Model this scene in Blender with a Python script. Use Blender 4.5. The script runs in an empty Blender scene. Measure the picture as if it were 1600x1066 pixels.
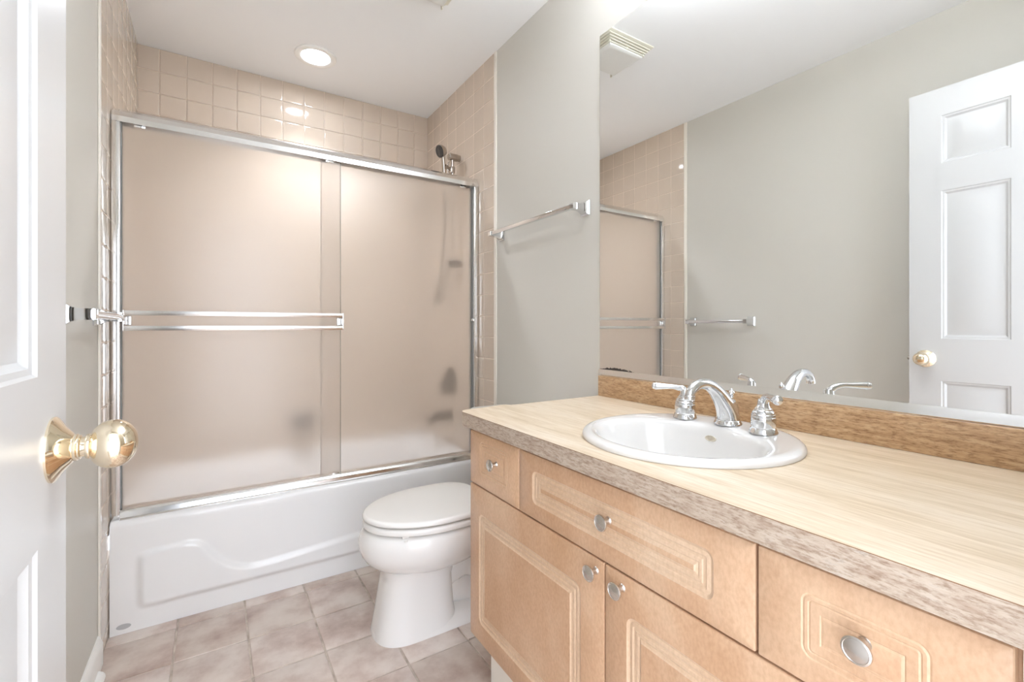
import bpy, bmesh, math, random
from mathutils import Vector, Matrix

# ------------------------------------------------------------------ camera
SC = bpy.context.scene
COL = SC.collection
W, D, H = 1.524, 2.916, 2.506          # room width, depth to back tile wall, ceiling
YF = 0.04                              # inner face of the front (doorway) wall
cam_d = bpy.data.cameras.new('camera')
cam = bpy.data.objects.new('camera', cam_d); COL.objects.link(cam)
cam.location = (0.3254, 0.0, 1.1102)
cam.rotation_euler = (math.radians(90), 0, -0.5705)
cam_d.sensor_width = 36.0; cam_d.lens = 36.0 * 721.7 / 1600
cam_d.shift_y = -(533 - 510.22) / 1600
cam_d.clip_start = 0.02
SC.camera = cam

# ------------------------------------------------------------------ world, exposure
wd = bpy.data.worlds.new('daylight'); SC.world = wd; wd.use_nodes = True
bg = wd.node_tree.nodes['Background']
bg.inputs[0].default_value = (0.92, 0.98, 1.08, 1); bg.inputs[1].default_value = 3.6
SC.view_settings.view_transform = 'Standard'; SC.view_settings.look = 'None'
SC.view_settings.gamma = 1.0; SC.view_settings.use_curve_mapping = False
SC.view_settings.exposure = 0.38
SC.cycles.max_bounces = 14; SC.cycles.diffuse_bounces = 8; SC.cycles.glossy_bounces = 6
SC.cycles.transmission_bounces = 12; SC.cycles.sample_clamp_indirect = 6.0
SC.cycles.blur_glossy = 0.5
BULB_WATT, SHADE_GLOW, SPOT_STRENGTH = 8.0, 1.8, 60.0
SPOT_WATT = 6.3
LAMP = (0.93, 0.98, 1.07)

# ------------------------------------------------------------------ helpers
def tag(o, label=None, cat=None, group=None, kind=None):
    if label: o['label'] = label
    if cat: o['category'] = cat
    if group: o['group'] = group
    if kind: o['kind'] = kind
    return o

def thing(name, loc, label, cat, group=None):
    o = bpy.data.objects.new(name, None); COL.objects.link(o)
    o.empty_display_size = 0.05; o.location = loc
    return tag(o, label, cat, group)

def world_off(o):
    v = Vector((0, 0, 0))
    while o is not None:
        v += Vector(o.location); o = o.parent
    return v

class MB:
    """collects shapes given in room coordinates; build() links them as ONE mesh object"""
    def __init__(s): s.bm = bmesh.new(); s.mi = 0
    def _mark(s, fs):
        for f in fs: f.material_index = s.mi
        return fs
    def face(s, vs):
        try: f = s.bm.faces.new(vs)
        except ValueError: return None
        f.material_index = s.mi; return f
    def box(s, x0, x1, y0, y1, z0, z1, bev=0.0, seg=2):
        r = bmesh.ops.create_cube(s.bm, size=1.0)
        vs = r['verts']
        for v in vs:
            v.co = Vector(((x0 + x1) / 2 + v.co.x * (x1 - x0), (y0 + y1) / 2 + v.co.y * (y1 - y0), (z0 + z1) / 2 + v.co.z * (z1 - z0)))
        fs = set(f for v in vs for f in v.link_faces); s._mark(fs)
        if bev > 0:
            es = list(set(e for v in vs for e in v.link_edges))
            r = bmesh.ops.bevel(s.bm, geom=es, offset=bev, segments=seg, profile=0.5, affect='EDGES', clamp_overlap=True)
            s._mark(r['faces'])
        return s
    def loft(s, rings, closed=True, cap0=True, cap1=True, mats=None, capmat=None):
        vr = [[s.bm.verts.new(p) for p in r] for r in rings]
        n = len(vr[0])
        for k in range(len(vr) - 1):
            if mats: s.mi = mats[k]
            a, b = vr[k], vr[k + 1]
            for i in range(n if closed else n - 1):
                j = (i + 1) % n
                s.face((a[i], a[j], b[j], b[i]))
        if capmat is not None: s.mi = capmat
        if cap0: s.face(list(reversed(vr[0])))
        if cap1: s.face(vr[-1])
        return s
    def lathe(s, prof, c, axis=(0, 0, 1), n=40, cap0=True, cap1=True):
        """prof: (radius, distance along axis) list"""
        ax = Vector(axis).normalized(); u = ax.orthogonal().normalized(); w = ax.cross(u); c = Vector(c)
        rings = []
        for r, h in prof:
            r = max(r, 1e-5)
            rings.append([c + ax * h + (u * math.cos(t) + w * math.sin(t)) * r for t in (2 * math.pi * i / n for i in range(n))])
        return s.loft(rings, True, cap0, cap1)
    def tube(s, pts, rad, n=20, scale=None):
        """swept round tube; rad a number or list; scale: per point (width along side, along normal)"""
        pts = [Vector(p) for p in pts]
        if not isinstance(rad, (list, tuple)): rad = [rad] * len(pts)
        rings = []; prev = None
        for i, p in enumerate(pts):
            t = (pts[min(i + 1, len(pts) - 1)] - pts[max(i - 1, 0)]).normalized()
            if prev is None: u = t.orthogonal().normalized()
            else: u = (prev - t * prev.dot(t)).normalized()
            prev = u; w = t.cross(u)
            sx, sy = scale[i] if scale else (1, 1)
            rings.append([p + (u * math.cos(a) * sx + w * math.sin(a) * sy) * rad[i] for a in (2 * math.pi * k / n for k in range(n))])
        return s.loft(rings)
    def prism_x(s, prof, x0, x1):
        """profile of (y, z) points swept along x"""
        return s.loft([[Vector((x0, y, z)) for y, z in prof], [Vector((x1, y, z)) for y, z in prof]])
    def prism_y(s, prof, y0, y1):
        return s.loft([[Vector((x, y0, z)) for x, z in prof], [Vector((x, y1, z)) for x, z in prof]])
    def sphere(s, c, r, n=28, sc=(1, 1, 1)):
        q = bmesh.ops.create_uvsphere(s.bm, u_segments=n, v_segments=n // 2, radius=r)
        for v in q['verts']: v.co = Vector((v.co.x * sc[0], v.co.y * sc[1], v.co.z * sc[2])) + Vector(c)
        s._mark(set(f for v in q['verts'] for f in v.link_faces)); return s
    def build(s, name, mat, parent=None, smooth=True, angle=35, origin=None, flip=True):
        off = Vector(origin) if origin is not None else (world_off(parent) if parent else Vector((0, 0, 0)))
        if flip: bmesh.ops.recalc_face_normals(s.bm, faces=s.bm.faces[:])
        for v in s.bm.verts: v.co -= off
        me = bpy.data.meshes.new(name); s.bm.to_mesh(me); s.bm.free()
        for m in (mat if isinstance(mat, (list, tuple)) else [mat]): me.materials.append(m)
        if smooth:
            me.polygons.foreach_set('use_smooth', [True] * len(me.polygons))
            me.set_sharp_from_angle(angle=math.radians(angle))
        o = bpy.data.objects.new(name, me); COL.objects.link(o)
        if parent: o.parent = parent
        if origin is not None: o.location = off - (world_off(parent) if parent else Vector((0, 0, 0)))
        return o

def smoothpath(pts, n=8):
    """Catmull-Rom through pts (tuples of any length)"""
    P = [pts[0]] + list(pts) + [pts[-1]]; out = []
    for i in range(1, len(P) - 2):
        for k in range(n):
            t = k / n; a, b, c, d = P[i - 1], P[i], P[i + 1], P[i + 2]
            out.append(tuple(0.5 * (2 * b[j] + (c[j] - a[j]) * t + (2 * a[j] - 5 * b[j] + 4 * c[j] - d[j]) * t * t + (3 * b[j] - a[j] - 3 * c[j] + d[j]) * t ** 3) for j in range(len(b))))
    out.append(tuple(pts[-1])); return out

# ------------------------------------------------------------------ materials
def srgb(r, g, b):
    f = lambda c: (c / 255 / 12.92) if c / 255 <= 0.04045 else ((c / 255 + 0.055) / 1.055) ** 2.4
    return (f(r), f(g), f(b), 1)

def mat(name, col, rough=0.5, metal=0.0, spec=0.5, coat=0.0):
    m = bpy.data.materials.new(name); m.use_nodes = True
    b = m.node_tree.nodes['Principled BSDF']
    b.inputs['Base Color'].default_value = col; b.inputs['Roughness'].default_value = rough
    b.inputs['Metallic'].default_value = metal; b.inputs['Specular IOR Level'].default_value = spec
    b.inputs['Coat Weight'].default_value = coat; b.inputs['Coat Roughness'].default_value = 0.05
    return m

def N(m, t, **kw):
    n = m.node_tree.nodes.new(t)
    for k, v in kw.items(): setattr(n, k, v)
    return n
def L(m, a, b): m.node_tree.links.new(a, b)

def noise(m, scale, detail=4, stretch=(1, 1, 1), rough=0.55, loc=(0, 0, 0)):
    tc = N(m, 'ShaderNodeTexCoord'); mp = N(m, 'ShaderNodeMapping'); nz = N(m, 'ShaderNodeTexNoise')
    mp.inputs['Scale'].default_value = stretch; mp.inputs['Location'].default_value = loc
    nz.inputs['Scale'].default_value = scale; nz.inputs['Detail'].default_value = detail; nz.inputs['Roughness'].default_value = rough
    L(m, tc.outputs['Object'], mp.inputs[0]); L(m, mp.outputs[0], nz.inputs[0]); return nz
def ramp(m, src, stops):
    r = N(m, 'ShaderNodeValToRGB'); e = r.color_ramp.elements
    while len(e) < len(stops): e.new(0.5)
    for el, (p, c) in zip(e, stops): el.position = p; el.color = c
    L(m, src, r.inputs[0]); return r
def bump(m, src, strength, dist=0.002):
    b = N(m, 'ShaderNodeBump'); b.inputs['Strength'].default_value = strength; b.inputs['Distance'].default_value = dist
    L(m, src, b.inputs['Height']); L(m, b.outputs[0], m.node_tree.nodes['Principled BSDF'].inputs['Normal']); return b
def base(m, out): L(m, out, m.node_tree.nodes['Principled BSDF'].inputs['Base Color'])
def mix(m, a, b, fac, mode='MIX'):
    x = N(m, 'ShaderNodeMix', data_type='RGBA', blend_type=mode)
    for sock, v in ((x.inputs[0], fac), (x.inputs[6], a), (x.inputs[7], b)):
        if hasattr(v, 'is_output'): L(m, v, sock)
        else: sock.default_value = v
    return x.outputs[2]

M = {}
M['paint'] = mat('greige_satin_paint', srgb(203, 200, 192), 0.48, spec=0.35)
bump(M['paint'], noise(M['paint'], 240, 3).outputs[0], 0.10, 0.0006)
M['ceiling'] = mat('white_ceiling_paint', srgb(240, 241, 241), 0.9, spec=0.15)
bump(M['ceiling'], noise(M['ceiling'], 120, 3).outputs[0], 0.08, 0.0008)
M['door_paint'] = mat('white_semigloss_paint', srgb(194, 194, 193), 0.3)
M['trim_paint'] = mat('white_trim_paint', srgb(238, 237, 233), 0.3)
M['porcelain'] = mat('white_glazed_china', srgb(242, 241, 239), 0.08, coat=0.4)
M['enamel'] = mat('white_tub_enamel', srgb(240, 240, 240), 0.16, coat=0.3)
M['seat_plastic'] = mat('white_seat_enamel', srgb(244, 243, 240), 0.14)
M['sink_china'] = mat('white_sink_china', srgb(222, 220, 217), 0.08, coat=0.4)
M['dark_chrome'] = mat('metal_darkened_for_reflections', (0.10, 0.09, 0.085, 1), 0.3, 1.0)  # dark reflections in the metal, put into its base colour
M['chrome'] = mat('polished_chrome', (0.74, 0.75, 0.76, 1), 0.05, 1.0)
M['alum'] = mat('bright_anodised_aluminium', (0.86, 0.86, 0.855, 1), 0.16, 1.0)
M['dark_alum'] = mat('grey_jamb_insert', (0.22, 0.22, 0.22, 1), 0.6)  # plain grey for the strip inside each side jamb
M['nickel'] = mat('brushed_nickel', (0.66, 0.63, 0.59, 1), 0.24, 1.0)
M['shower_metal'] = mat('shower_brushed_nickel', (0.50, 0.46, 0.42, 1), 0.2, 1.0)
M['black_face'] = mat('dark_spray_face', (0.03, 0.028, 0.027, 1), 0.4)
M['brass'] = mat('polished_pale_brass', (0.90, 0.79, 0.61, 1), 0.06, 1.0)
M['latch'] = mat('dull_brass_latch', (0.45, 0.42, 0.36, 1), 0.35, 1.0)
M['ivory'] = mat('ivory_plastic', srgb(222, 219, 204), 0.4)
M['fan_lens'] = mat('white_plastic_lens', srgb(226, 226, 222), 0.45)
M['dark_void'] = mat('dark_fan_interior', srgb(70, 60, 50), 0.9)
M['caulk'] = mat('white_caulk', srgb(238, 232, 222), 0.35)
M['toekick'] = mat('white_melamine', srgb(236, 230, 220), 0.45)
M['gray_oval'] = mat('grey_oval_mark', srgb(178, 178, 180), 0.4)
M['grout_wall'] = mat('wall_grout', srgb(232, 216, 200), 0.7)

def emitter(name, col, strength):
    m = bpy.data.materials.new(name); m.use_nodes = True
    b = m.node_tree.nodes['Principled BSDF']; b.inputs['Base Color'].default_value = (0.9, 0.9, 0.9, 1)
    b.inputs['Emission Color'].default_value = col; b.inputs['Emission Strength'].default_value = strength
    return m
M['lens_lit'] = emitter('lit_recessed_lens', LAMP + (1,), SPOT_STRENGTH)
M['shade'] = emitter('lit_white_glass_shade', LAMP + (1,), SHADE_GLOW)

def wall_tile():
    m = mat('beige_glazed_wall_tile', srgb(214, 192, 173), 0.06, coat=0.2)
    g = N(m, 'ShaderNodeNewGeometry')
    r = ramp(m, g.outputs['Random Per Island'], [(0, srgb(197, 182, 166)), (0.5, srgb(202, 187, 172)), (1, srgb(207, 191, 174))])
    nz = noise(m, 9, 3)
    base(m, mix(m, r.outputs[0], srgb(210, 196, 180), nz.outputs[0]))
    bump(m, noise(m, 14, 1).outputs[0], 0.06, 0.002)
    return m
M['tile'] = wall_tile()

def floor_tile():
    m = mat('mottled_mauve_brown_floor_tile', srgb(170, 140, 122), 0.33, spec=0.45)
    nz = noise(m, 6.5, 5, rough=0.58)
    g = N(m, 'ShaderNodeNewGeometry')
    r = ramp(m, nz.outputs[0], [(0.28, srgb(176, 156, 146)), (0.43, srgb(204, 188, 180)), (0.56, srgb(223, 213, 206)), (0.72, srgb(233, 226, 220))])
    rv = ramp(m, g.outputs['Random Per Island'], [(0, srgb(222, 214, 206)), (1, srgb(255, 252, 250))])
    c = mix(m, r.outputs[0], rv.outputs[0], 0.8, 'MULTIPLY')
    base(m, c)
    n2 = noise(m, 60, 3); bump(m, n2.outputs[0], 0.08, 0.001)
    return m
M['floor_tile'] = floor_tile()
M['floor_grout'] = mat('floor_grout', srgb(196, 182, 168), 0.8)
_n = noise(M['floor_grout'], 14, 4)
base(M['floor_grout'], ramp(M['floor_grout'], _n.outputs[0], [(0.35, srgb(165, 152, 140)), (0.65, srgb(214, 202, 190))]).outputs[0])

def wood(name, c0, c1, c2):
    m = mat(name, c1, 0.33, spec=0.4)
    a = noise(m, 5.0, 4, (1, 1.0, 0.7), 0.6); b = noise(m, 190, 3, (1, 1, 0.6))
    r = ramp(m, a.outputs[0], [(0.32, c0), (0.5, c1), (0.68, c2)])
    r2 = ramp(m, b.outputs[0], [(0.3, srgb(236, 232, 228)), (0.65, srgb(255, 255, 255))])
    base(m, mix(m, r.outputs[0], r2.outputs[0], 0.8, 'MULTIPLY'))
    return m
M['wood'] = wood('maple_thermofoil', srgb(192, 153, 119), srgb(201, 164, 132), srgb(211, 179, 149))
M['wood_band'] = wood('routed_maple_with_groove_light', srgb(208, 177, 147), srgb(213, 184, 155), srgb(218, 192, 165))  # light caught by the concave grooves, put into a paler wood colour
M['wood_fine'] = wood('fine_line_maple_with_groove_light', srgb(206, 170, 137), srgb(211, 177, 145), srgb(216, 184, 153))  # weaker groove light in the wood colour, for the drawers' fine lines
M['wood_soft'] = wood('pale_drawer_maple', srgb(200, 162, 127), srgb(207, 170, 137), srgb(214, 180, 149))

def laminate(name, stops, s1, stretch, s2, stretch2, k2, fine):
    m = mat(name, (0.6, 0.5, 0.4, 1), 0.32, spec=0.4)
    a = noise(m, s1, 8, stretch, 0.65); b = noise(m, s2, 6, stretch2, 0.7)
    r = ramp(m, a.outputs[0], stops); r2 = ramp(m, b.outputs[0], fine)
    base(m, mix(m, r.outputs[0], r2.outputs[0], k2, 'MULTIPLY'))
    return m
M['top_lam'] = laminate('straw_grain_laminate', [(0.30, srgb(200, 180, 151)), (0.5, srgb(217, 200, 177)), (0.7, srgb(225, 212, 194))],
                        30, (1, 0.07, 1), 150, (1, 0.06, 1), 0.75, [(0.36, srgb(224, 214, 198)), (0.56, srgb(255, 255, 255))])
M['edge_lam'] = laminate('grey_brown_edge_laminate', [(0.34, srgb(166, 145, 127)), (0.47, srgb(181, 164, 147)), (0.60, srgb(192, 178, 162)), (0.72, srgb(177, 166, 155))],
                         100, (1, 0.24, 1.2), 300, (1, 0.26, 1.1), 0.85, [(0.36, srgb(198, 183, 172)), (0.52, srgb(255, 255, 255))])
M['splash_lam'] = laminate('brown_travertine_laminate', [(0.32, srgb(158, 124, 90)), (0.5, srgb(184, 152, 116)), (0.68, srgb(200, 172, 138))],
                           105, (1, 0.15, 1.2), 300, (1, 0.2, 1.1), 0.85, [(0.36, srgb(178, 158, 138)), (0.52, srgb(255, 255, 255))])
M['seam'] = mat('brown_laminate_seam', srgb(128, 92, 62), 0.5)

def frosted():
    m = bpy.data.materials.new('obscure_frosted_glass'); m.use_nodes = True
    m.node_tree.nodes.remove(m.node_tree.nodes['Principled BSDF'])
    nz = noise(m, 420, 2); bp = N(m, 'ShaderNodeBump'); bp.inputs['Strength'].default_value = 0.3; bp.inputs['Distance'].default_value = 0.0008
    L(m, nz.outputs[0], bp.inputs['Height'])
    rf = N(m, 'ShaderNodeBsdfRefraction'); rf.inputs['Color'].default_value = (0.985, 0.975, 0.965, 1); rf.inputs['Roughness'].default_value = 0.44; rf.inputs['IOR'].default_value = 1.2
    gl = N(m, 'ShaderNodeBsdfGlossy'); gl.inputs['Roughness'].default_value = 0.27; gl.inputs['Color'].default_value = (1, 1, 1, 1)
    L(m, bp.outputs[0], rf.inputs['Normal']); L(m, bp.outputs[0], gl.inputs['Normal'])
    df = N(m, 'ShaderNodeBsdfDiffuse'); tr = N(m, 'ShaderNodeBsdfTranslucent')
    for q in (df, tr): q.inputs[0].default_value = MILK
    def blend(f, p, q):
        x = N(m, 'ShaderNodeMixShader')
        if hasattr(f, 'is_output'): L(m, f, x.inputs[0])
        else: x.inputs[0].default_value = f
        L(m, p.outputs[0], x.inputs[1]); L(m, q.outputs[0], x.inputs[2]); return x
    fr_ = N(m, 'ShaderNodeFresnel'); fr_.inputs['IOR'].default_value = 1.45
    body = blend(0.20, rf, blend(0.5, df, tr))
    L(m, blend(fr_.outputs[0], body, gl).outputs[0], m.node_tree.nodes['Material Output'].inputs[0])
    return m
MILK = srgb(236, 222, 208)
M['frost'] = frosted()
M['glass_edge'] = mat('green_grey_glass_edge', srgb(120, 120, 112), 0.3)

def mirror_mat():
    m = mat('silvered_mirror', (0.93, 0.94, 0.935, 1), 0.0, 1.0)
    b = m.node_tree.nodes['Principled BSDF']
    # black desilvering at the lower corner nearest the tub, object coords: y along wall, z up (origin at lower far corner)
    tc = N(m, 'ShaderNodeTexCoord'); sp = N(m, 'ShaderNodeSeparateXYZ'); L(m, tc.outputs['Object'], sp.inputs[0])
    nz = noise(m, 90, 6, rough=0.75)
    mr = N(m, 'ShaderNodeMapRange'); mr.inputs[1].default_value = -0.17; mr.inputs[2].default_value = 0.0
    mr.inputs[3].default_value = 0.0; mr.inputs[4].default_value = math.pi
    L(m, sp.outputs[1], mr.inputs[0])
    sn = N(m, 'ShaderNodeMath', operation='SINE'); L(m, mr.outputs[0], sn.inputs[0])
    h = N(m, 'ShaderNodeMath', operation='MULTIPLY_ADD'); L(m, sn.outputs[0], h.inputs[0]); h.inputs[1].default_value = 0.008; h.inputs[2].default_value = -0.0085
    h2 = N(m, 'ShaderNodeMath', operation='MULTIPLY_ADD'); L(m, nz.outputs[0], h2.inputs[0]); h2.inputs[1].default_value = 0.021; L(m, h.outputs[0], h2.inputs[2])
    lt = N(m, 'ShaderNodeMath', operation='LESS_THAN'); L(m, sp.outputs[2], lt.inputs[0]); L(m, h2.outputs[0], lt.inputs[1])
    gt = N(m, 'ShaderNodeMath', operation='GREATER_THAN'); L(m, sp.outputs[1], gt.inputs[0]); gt.inputs[1].default_value = -0.165
    an = N(m, 'ShaderNodeMath', operation='MULTIPLY'); L(m, lt.outputs[0], an.inputs[0]); L(m, gt.outputs[0], an.inputs[1])
    base(m, mix(m, (0.93, 0.94, 0.935, 1), (0.035, 0.03, 0.025, 1), an.outputs[0]))
    inv = N(m, 'ShaderNodeMath', operation='SUBTRACT'); inv.inputs[0].default_value = 1.0; L(m, an.outputs[0], inv.inputs[1])
    L(m, inv.outputs[0], b.inputs['Metallic'])
    rg = N(m, 'ShaderNodeMath', operation='MULTIPLY'); L(m, an.outputs[0], rg.inputs[0]); rg.inputs[1].default_value = 0.6
    L(m, rg.outputs[0], b.inputs['Roughness'])
    return m
M['mirror'] = mirror_mat()
M['mirror_edge'] = mat('dark_mirror_edge', (0.05, 0.055, 0.05, 1), 0.4)

# ------------------------------------------------------------------ room shell
def struct(name, mb, m, label, cat, **kw):
    return tag(mb.build(name, m, **kw), label, cat, kind='structure')

T = 0.1
mb = MB(); mb.box(-T, W + T, YF - 1.3, D + T, -0.12, -0.004); 
gx = [0.206 - 0.218 + 0.218 * k for k in range(0, 8)]
gy = [2.097 - 0.2122 * k for k in range(0, 16)]
def pillow(mb, o, eu, ev, en, u0, u1, v0, v1, prof):
    """one tile: rings (inset, height) on the plane o + u*eu + v*ev"""
    rings = []
    for ins, h in prof:
        rings.append([o + eu * a + ev * b + en * h for a, b in ((u0 + ins, v0 + ins), (u1 - ins, v0 + ins), (u1 - ins, v1 - ins), (u0 + ins, v1 - ins))])
    mb.loft(rings, True, False, True)
def tile_field(mb, o, eu, ev, us, vs, gap, prof, tilt=0.0, rnd=None):
    o, eu, ev = Vector(o), Vector(eu), Vector(ev); en = eu.cross(ev)
    for u0, u1 in zip(us[:-1], us[1:]):
        for v0, v1 in zip(vs[:-1], vs[1:]):
            if u1 - u0 < 0.008 or v1 - v0 < 0.008: continue
            n2 = (en + eu * rnd.uniform(-tilt, tilt) + ev * rnd.uniform(-tilt, tilt)).normalized() if tilt else en
            a = Matrix.Identity(3)
            cu, cv = (u0 + u1) / 2, (v0 + v1) / 2
            cpt = o + eu * cu + ev * cv
            e1 = (eu - n2 * eu.dot(n2)).normalized(); e2 = n2.cross(e1)
            pillow(mb, cpt, e1, e2, n2, u0 - cu + gap / 2, u1 - cu - gap / 2, v0 - cv + gap / 2, v1 - cv - gap / 2, prof)
rnd = random.Random(4)
mb.mi = 1
ys = [YF - 1.3] + sorted(gy) + [2.165]
ys = [y for y in ys if y >= YF - 1.3]
xs = [0.0] + [g for g in gx if 0.02 < g < W - 0.02] + [W]
tile_field(mb, (0, 0, -0.004), (1, 0, 0), (0, 1, 0), xs, ys, 0.0065, [(0, 0), (0.0012, 0.003), (0.004, 0.004)], 0.0015, rnd)
struct('floor', mb, [M['floor_grout'], M['floor_tile']], 'mottled mauve brown square tile floor with pale grout', 'floor')

mb = MB(); mb.box(-T, W + T, YF - 0.12, D + T, H, H + 0.1)
struct('ceiling', mb, M['ceiling'], 'plain white ceiling above the bath and vanity', 'ceiling')
mb = MB(); mb.box(-T, 0, YF - 0.12, D + T, -0.12, H)
struct('wall_left', mb, M['paint'], 'grey painted wall behind the open door and short towel bar', 'wall')
mb = MB(); mb.box(W, W + T, YF - 0.12, D + T, -0.12, H)
struct('wall_right', mb, M['paint'], 'grey painted wall carrying the mirror and towel bar', 'wall')
mb = MB(); DX0, DX1, DH = 0.138, 0.90, 2.13
mb.box(0, DX0, YF - 0.12, YF, 0, H); mb.box(DX1, W, YF - 0.12, YF, 0, H); mb.box(DX0, DX1, YF - 0.12, YF, DH, H)
struct('wall_front', mb, M['paint'], 'grey painted wall holding the open doorway', 'wall')

# tiled alcove: back wall and the two side returns
TPROF = [(0, 0.0012), (0.0008, 0.0019), (0.0028, 0.0025), (0.007, 0.0027)]
zt = [0.30] + [0.721 - 0.1118 * k for k in (3, 2, 1)] + [0.721 + 0.1113 * k for k in range(0, 16)] + [H]
zt = sorted(set(round(z, 4) for z in zt))
bx = [0.0] + [0.0877 + 0.1117 * k for k in range(0, 13)] + [W]
mb = MB(); mb.box(0, W, D, D + 0.05, 0.2, H); mb.mi = 1
tile_field(mb, (0, D - 0.001, 0), (1, 0, 0), (0, 0, 1), bx, zt, 0.0028, TPROF, 0.0022, rnd)
struct('wall_back', mb, [M['grout_wall'], M['tile']], 'beige square tile wall behind the bath', 'wall')
sy = [2.0305] + [2.1405 + 0.1123 * k for k in range(0, 7)] + [D]
zs = sorted(set([0.0] + [round(0.721 - 0.1118 * k, 4) for k in range(1, 7)] + [z for z in zt if z > 0.7]))
for nm, side in (('trim_1', 0), ('trim_2', 1)):
    mb = MB()
    if side == 0:
        mb.box(0.0, 0.0022, 2.026, D, 0, H)
        mb.mi = 1
        tile_field(mb, (0.0012, 0, 0), (0, 1, 0), (0, 0, 1), sy, zs, 0.0028, TPROF, 0.0022, rnd)
        mb.mi = 2; mb.box(0.0, 0.006, 2.007, 2.0315, 0, H, 0.0025)
    else:
        mb.box(W - 0.0022, W, 2.026, D, 0, H)
        mb.mi = 1
        tile_field(mb, (W - 0.0012, 0, 0), (0, -1, 0), (0, 0, 1), [-y for y in reversed(sy)], zs, 0.0028, TPROF, 0.0022, rnd)
        mb.mi = 2; mb.box(W - 0.006, W, 2.007, 2.0315, 0, H, 0.0025)
    struct(nm, mb, [M['grout_wall'], M['tile'], M['caulk']],
           'beige square wall tiles beside the bath on the %s, edged with a white strip' % ('door side' if side == 0 else 'shower head side'), 'wall tile')
mb = MB(); mb.prism_y([(0, 0), (0.014, 0), (0.014, 0.07), (0.010, 0.082), (0.007, 0.088), (0.004, 0.095), (0, 0.095)], YF, 2.006)
mb.prism_y([(0.014, 0), (0.032, 0), (0.031, 0.008), (0.026, 0.016), (0.018, 0.021), (0.014, 0.022)], YF, 1.93)
struct('baseboard_left', mb, M['trim_paint'], 'white baseboard with quarter round at the foot of the door side wall', 'baseboard')
mb = MB(); mb.prism_y([(W, 0), (W - 0.014, 0), (W - 0.014, 0.07), (W - 0.007, 0.088), (W, 0.095)], 1.26, 2.006)
struct('baseboard_right', mb, M['trim_paint'], 'white baseboard behind the toilet', 'baseboard')

# ------------------------------------------------------------------ open six-panel door
DXF, DXB, DY0, DY1, DZ1 = 0.174, 0.139, 0.047, 0.757, 2.102
def door_face(mb, x, sgn):
    cols = [(0.652, 0.451), (0.353, 0.152)]; rows = [(1.987, 1.788), (1.674, 1.059), (0.884, 0.22)]
    ysn = sorted([DY0, DY1] + [c for p in cols for c in p]); zsn = sorted([0.01, DZ1] + [c for p in rows for c in p])
    rects = [(min(c), max(c), min(r), max(r)) for c in cols for r in rows]
    for y0, y1 in zip(ysn[:-1], ysn[1:]):
        for z0, z1 in zip(zsn[:-1], zsn[1:]):
            hit = any(abs(r[0] - y0) < 1e-6 and abs(r[1] - y1) < 1e-6 and abs(r[2] - z0) < 1e-6 and abs(r[3] - z1) < 1e-6 for r in rects)
            if not hit: mb.face([mb.bm.verts.new((x, y, z)) for y, z in ((y0, z0), (y1, z0), (y1, z1), (y0, z1))])
            else:
                rings = []
                for ins, d in ((0, 0), (0.003, 0.0035), (0.009, 0.0045), (0.012, 0.008), (0.016, 0.0105), (0.021, 0.0105), (0.046, 0.003)):
                    rings.append([Vector((x - sgn * d, y, z)) for y, z in ((y0 + ins, z0 + ins), (y1 - ins, z0 + ins), (y1 - ins, z1 - ins), (y0 + ins, z1 - ins))])
                mb.loft(rings, True, False, True)
mb = MB(); door_face(mb, DXF, 1); door_face(mb, DXB, -1)
for a, b in (((DXB, DY0), (DXF, DY0)), ((DXF, DY1), (DXB, DY1))):
    mb.face([mb.bm.verts.new((p[0], p[1], z)) for p, z in ((a, 0.01), (b, 0.01), (b, DZ1), (a, DZ1))])
for z in (0.01, DZ1):
    mb.face([mb.bm.verts.new((x, y, z)) for x, y in ((DXB, DY0), (DXF, DY0), (DXF, DY1), (DXB, DY1))])
bmesh.ops.remove_doubles(mb.bm, verts=mb.bm.verts[:], dist=1e-5)
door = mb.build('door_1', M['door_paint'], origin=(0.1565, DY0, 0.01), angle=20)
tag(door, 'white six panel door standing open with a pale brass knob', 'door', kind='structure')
KY, KZ = 0.703, 0.974
kb = MB().lathe([(0.036, 0), (0.036, 0.002), (0.034, 0.004), (0.024, 0.010), (0.017, 0.016), (0.0145, 0.0175), (0.0150, 0.0185), (0.0150, 0.0205), (0.0135, 0.0215)], (DXF, KY, KZ), (1, 0, 0), 48)
knob = kb.build('door_knob', M['brass'], door); knob['label'] = 'polished pale brass knob'
MB().lathe([(0.0135, 0.018), (0.0135, 0.023), (0.0112, 0.024), (0.0110, 0.028), (0.0110, 0.034)], (DXF, KY, KZ), (1, 0, 0), 40).build('neck', M['brass'], knob)
pr = [(0.010, 0.0275), (0.0135, 0.028), (0.0142, 0.0295), (0.0140, 0.031)]
pr += [(0.0278 * math.cos(t) ** 0.92, 0.0515 + 0.0225 * math.sin(t)) for t in [math.radians(a) for a in range(-62, 90, 7)]] + [(0.0005, 0.0740)]
MB().lathe(pr, (DXF, KY, KZ), (1, 0, 0), 56).build('grip', M['brass'], knob)
kb = MB().lathe([(0.036, 0), (0.034, 0.004), (0.017, 0.016), (0.0105, 0.03), (0.0105, 0.043), (0.0245, 0.06), (0.0265, 0.07), (0.022, 0.085), (0.0005, 0.0955)], (DXB, KY, KZ), (-1, 0, 0), 40)
k2 = kb.build('door_knob', M['brass'], door); k2['label'] = 'brass knob on the side facing the wall'
MB().box(0.146, 0.167, DY1 - 0.0005, DY1 + 0.0015, KZ - 0.028, KZ + 0.028, 0.0006).build('latch_plate', M['latch'], door)
MB().lathe([(0.008, 0), (0.008, 0.009), (0.006, 0.0105)], (0.1565, DY1 + 0.001, KZ), (0, 1, 0), 20).build('latch_bolt', M['latch'], door)
hg = MB()
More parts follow.
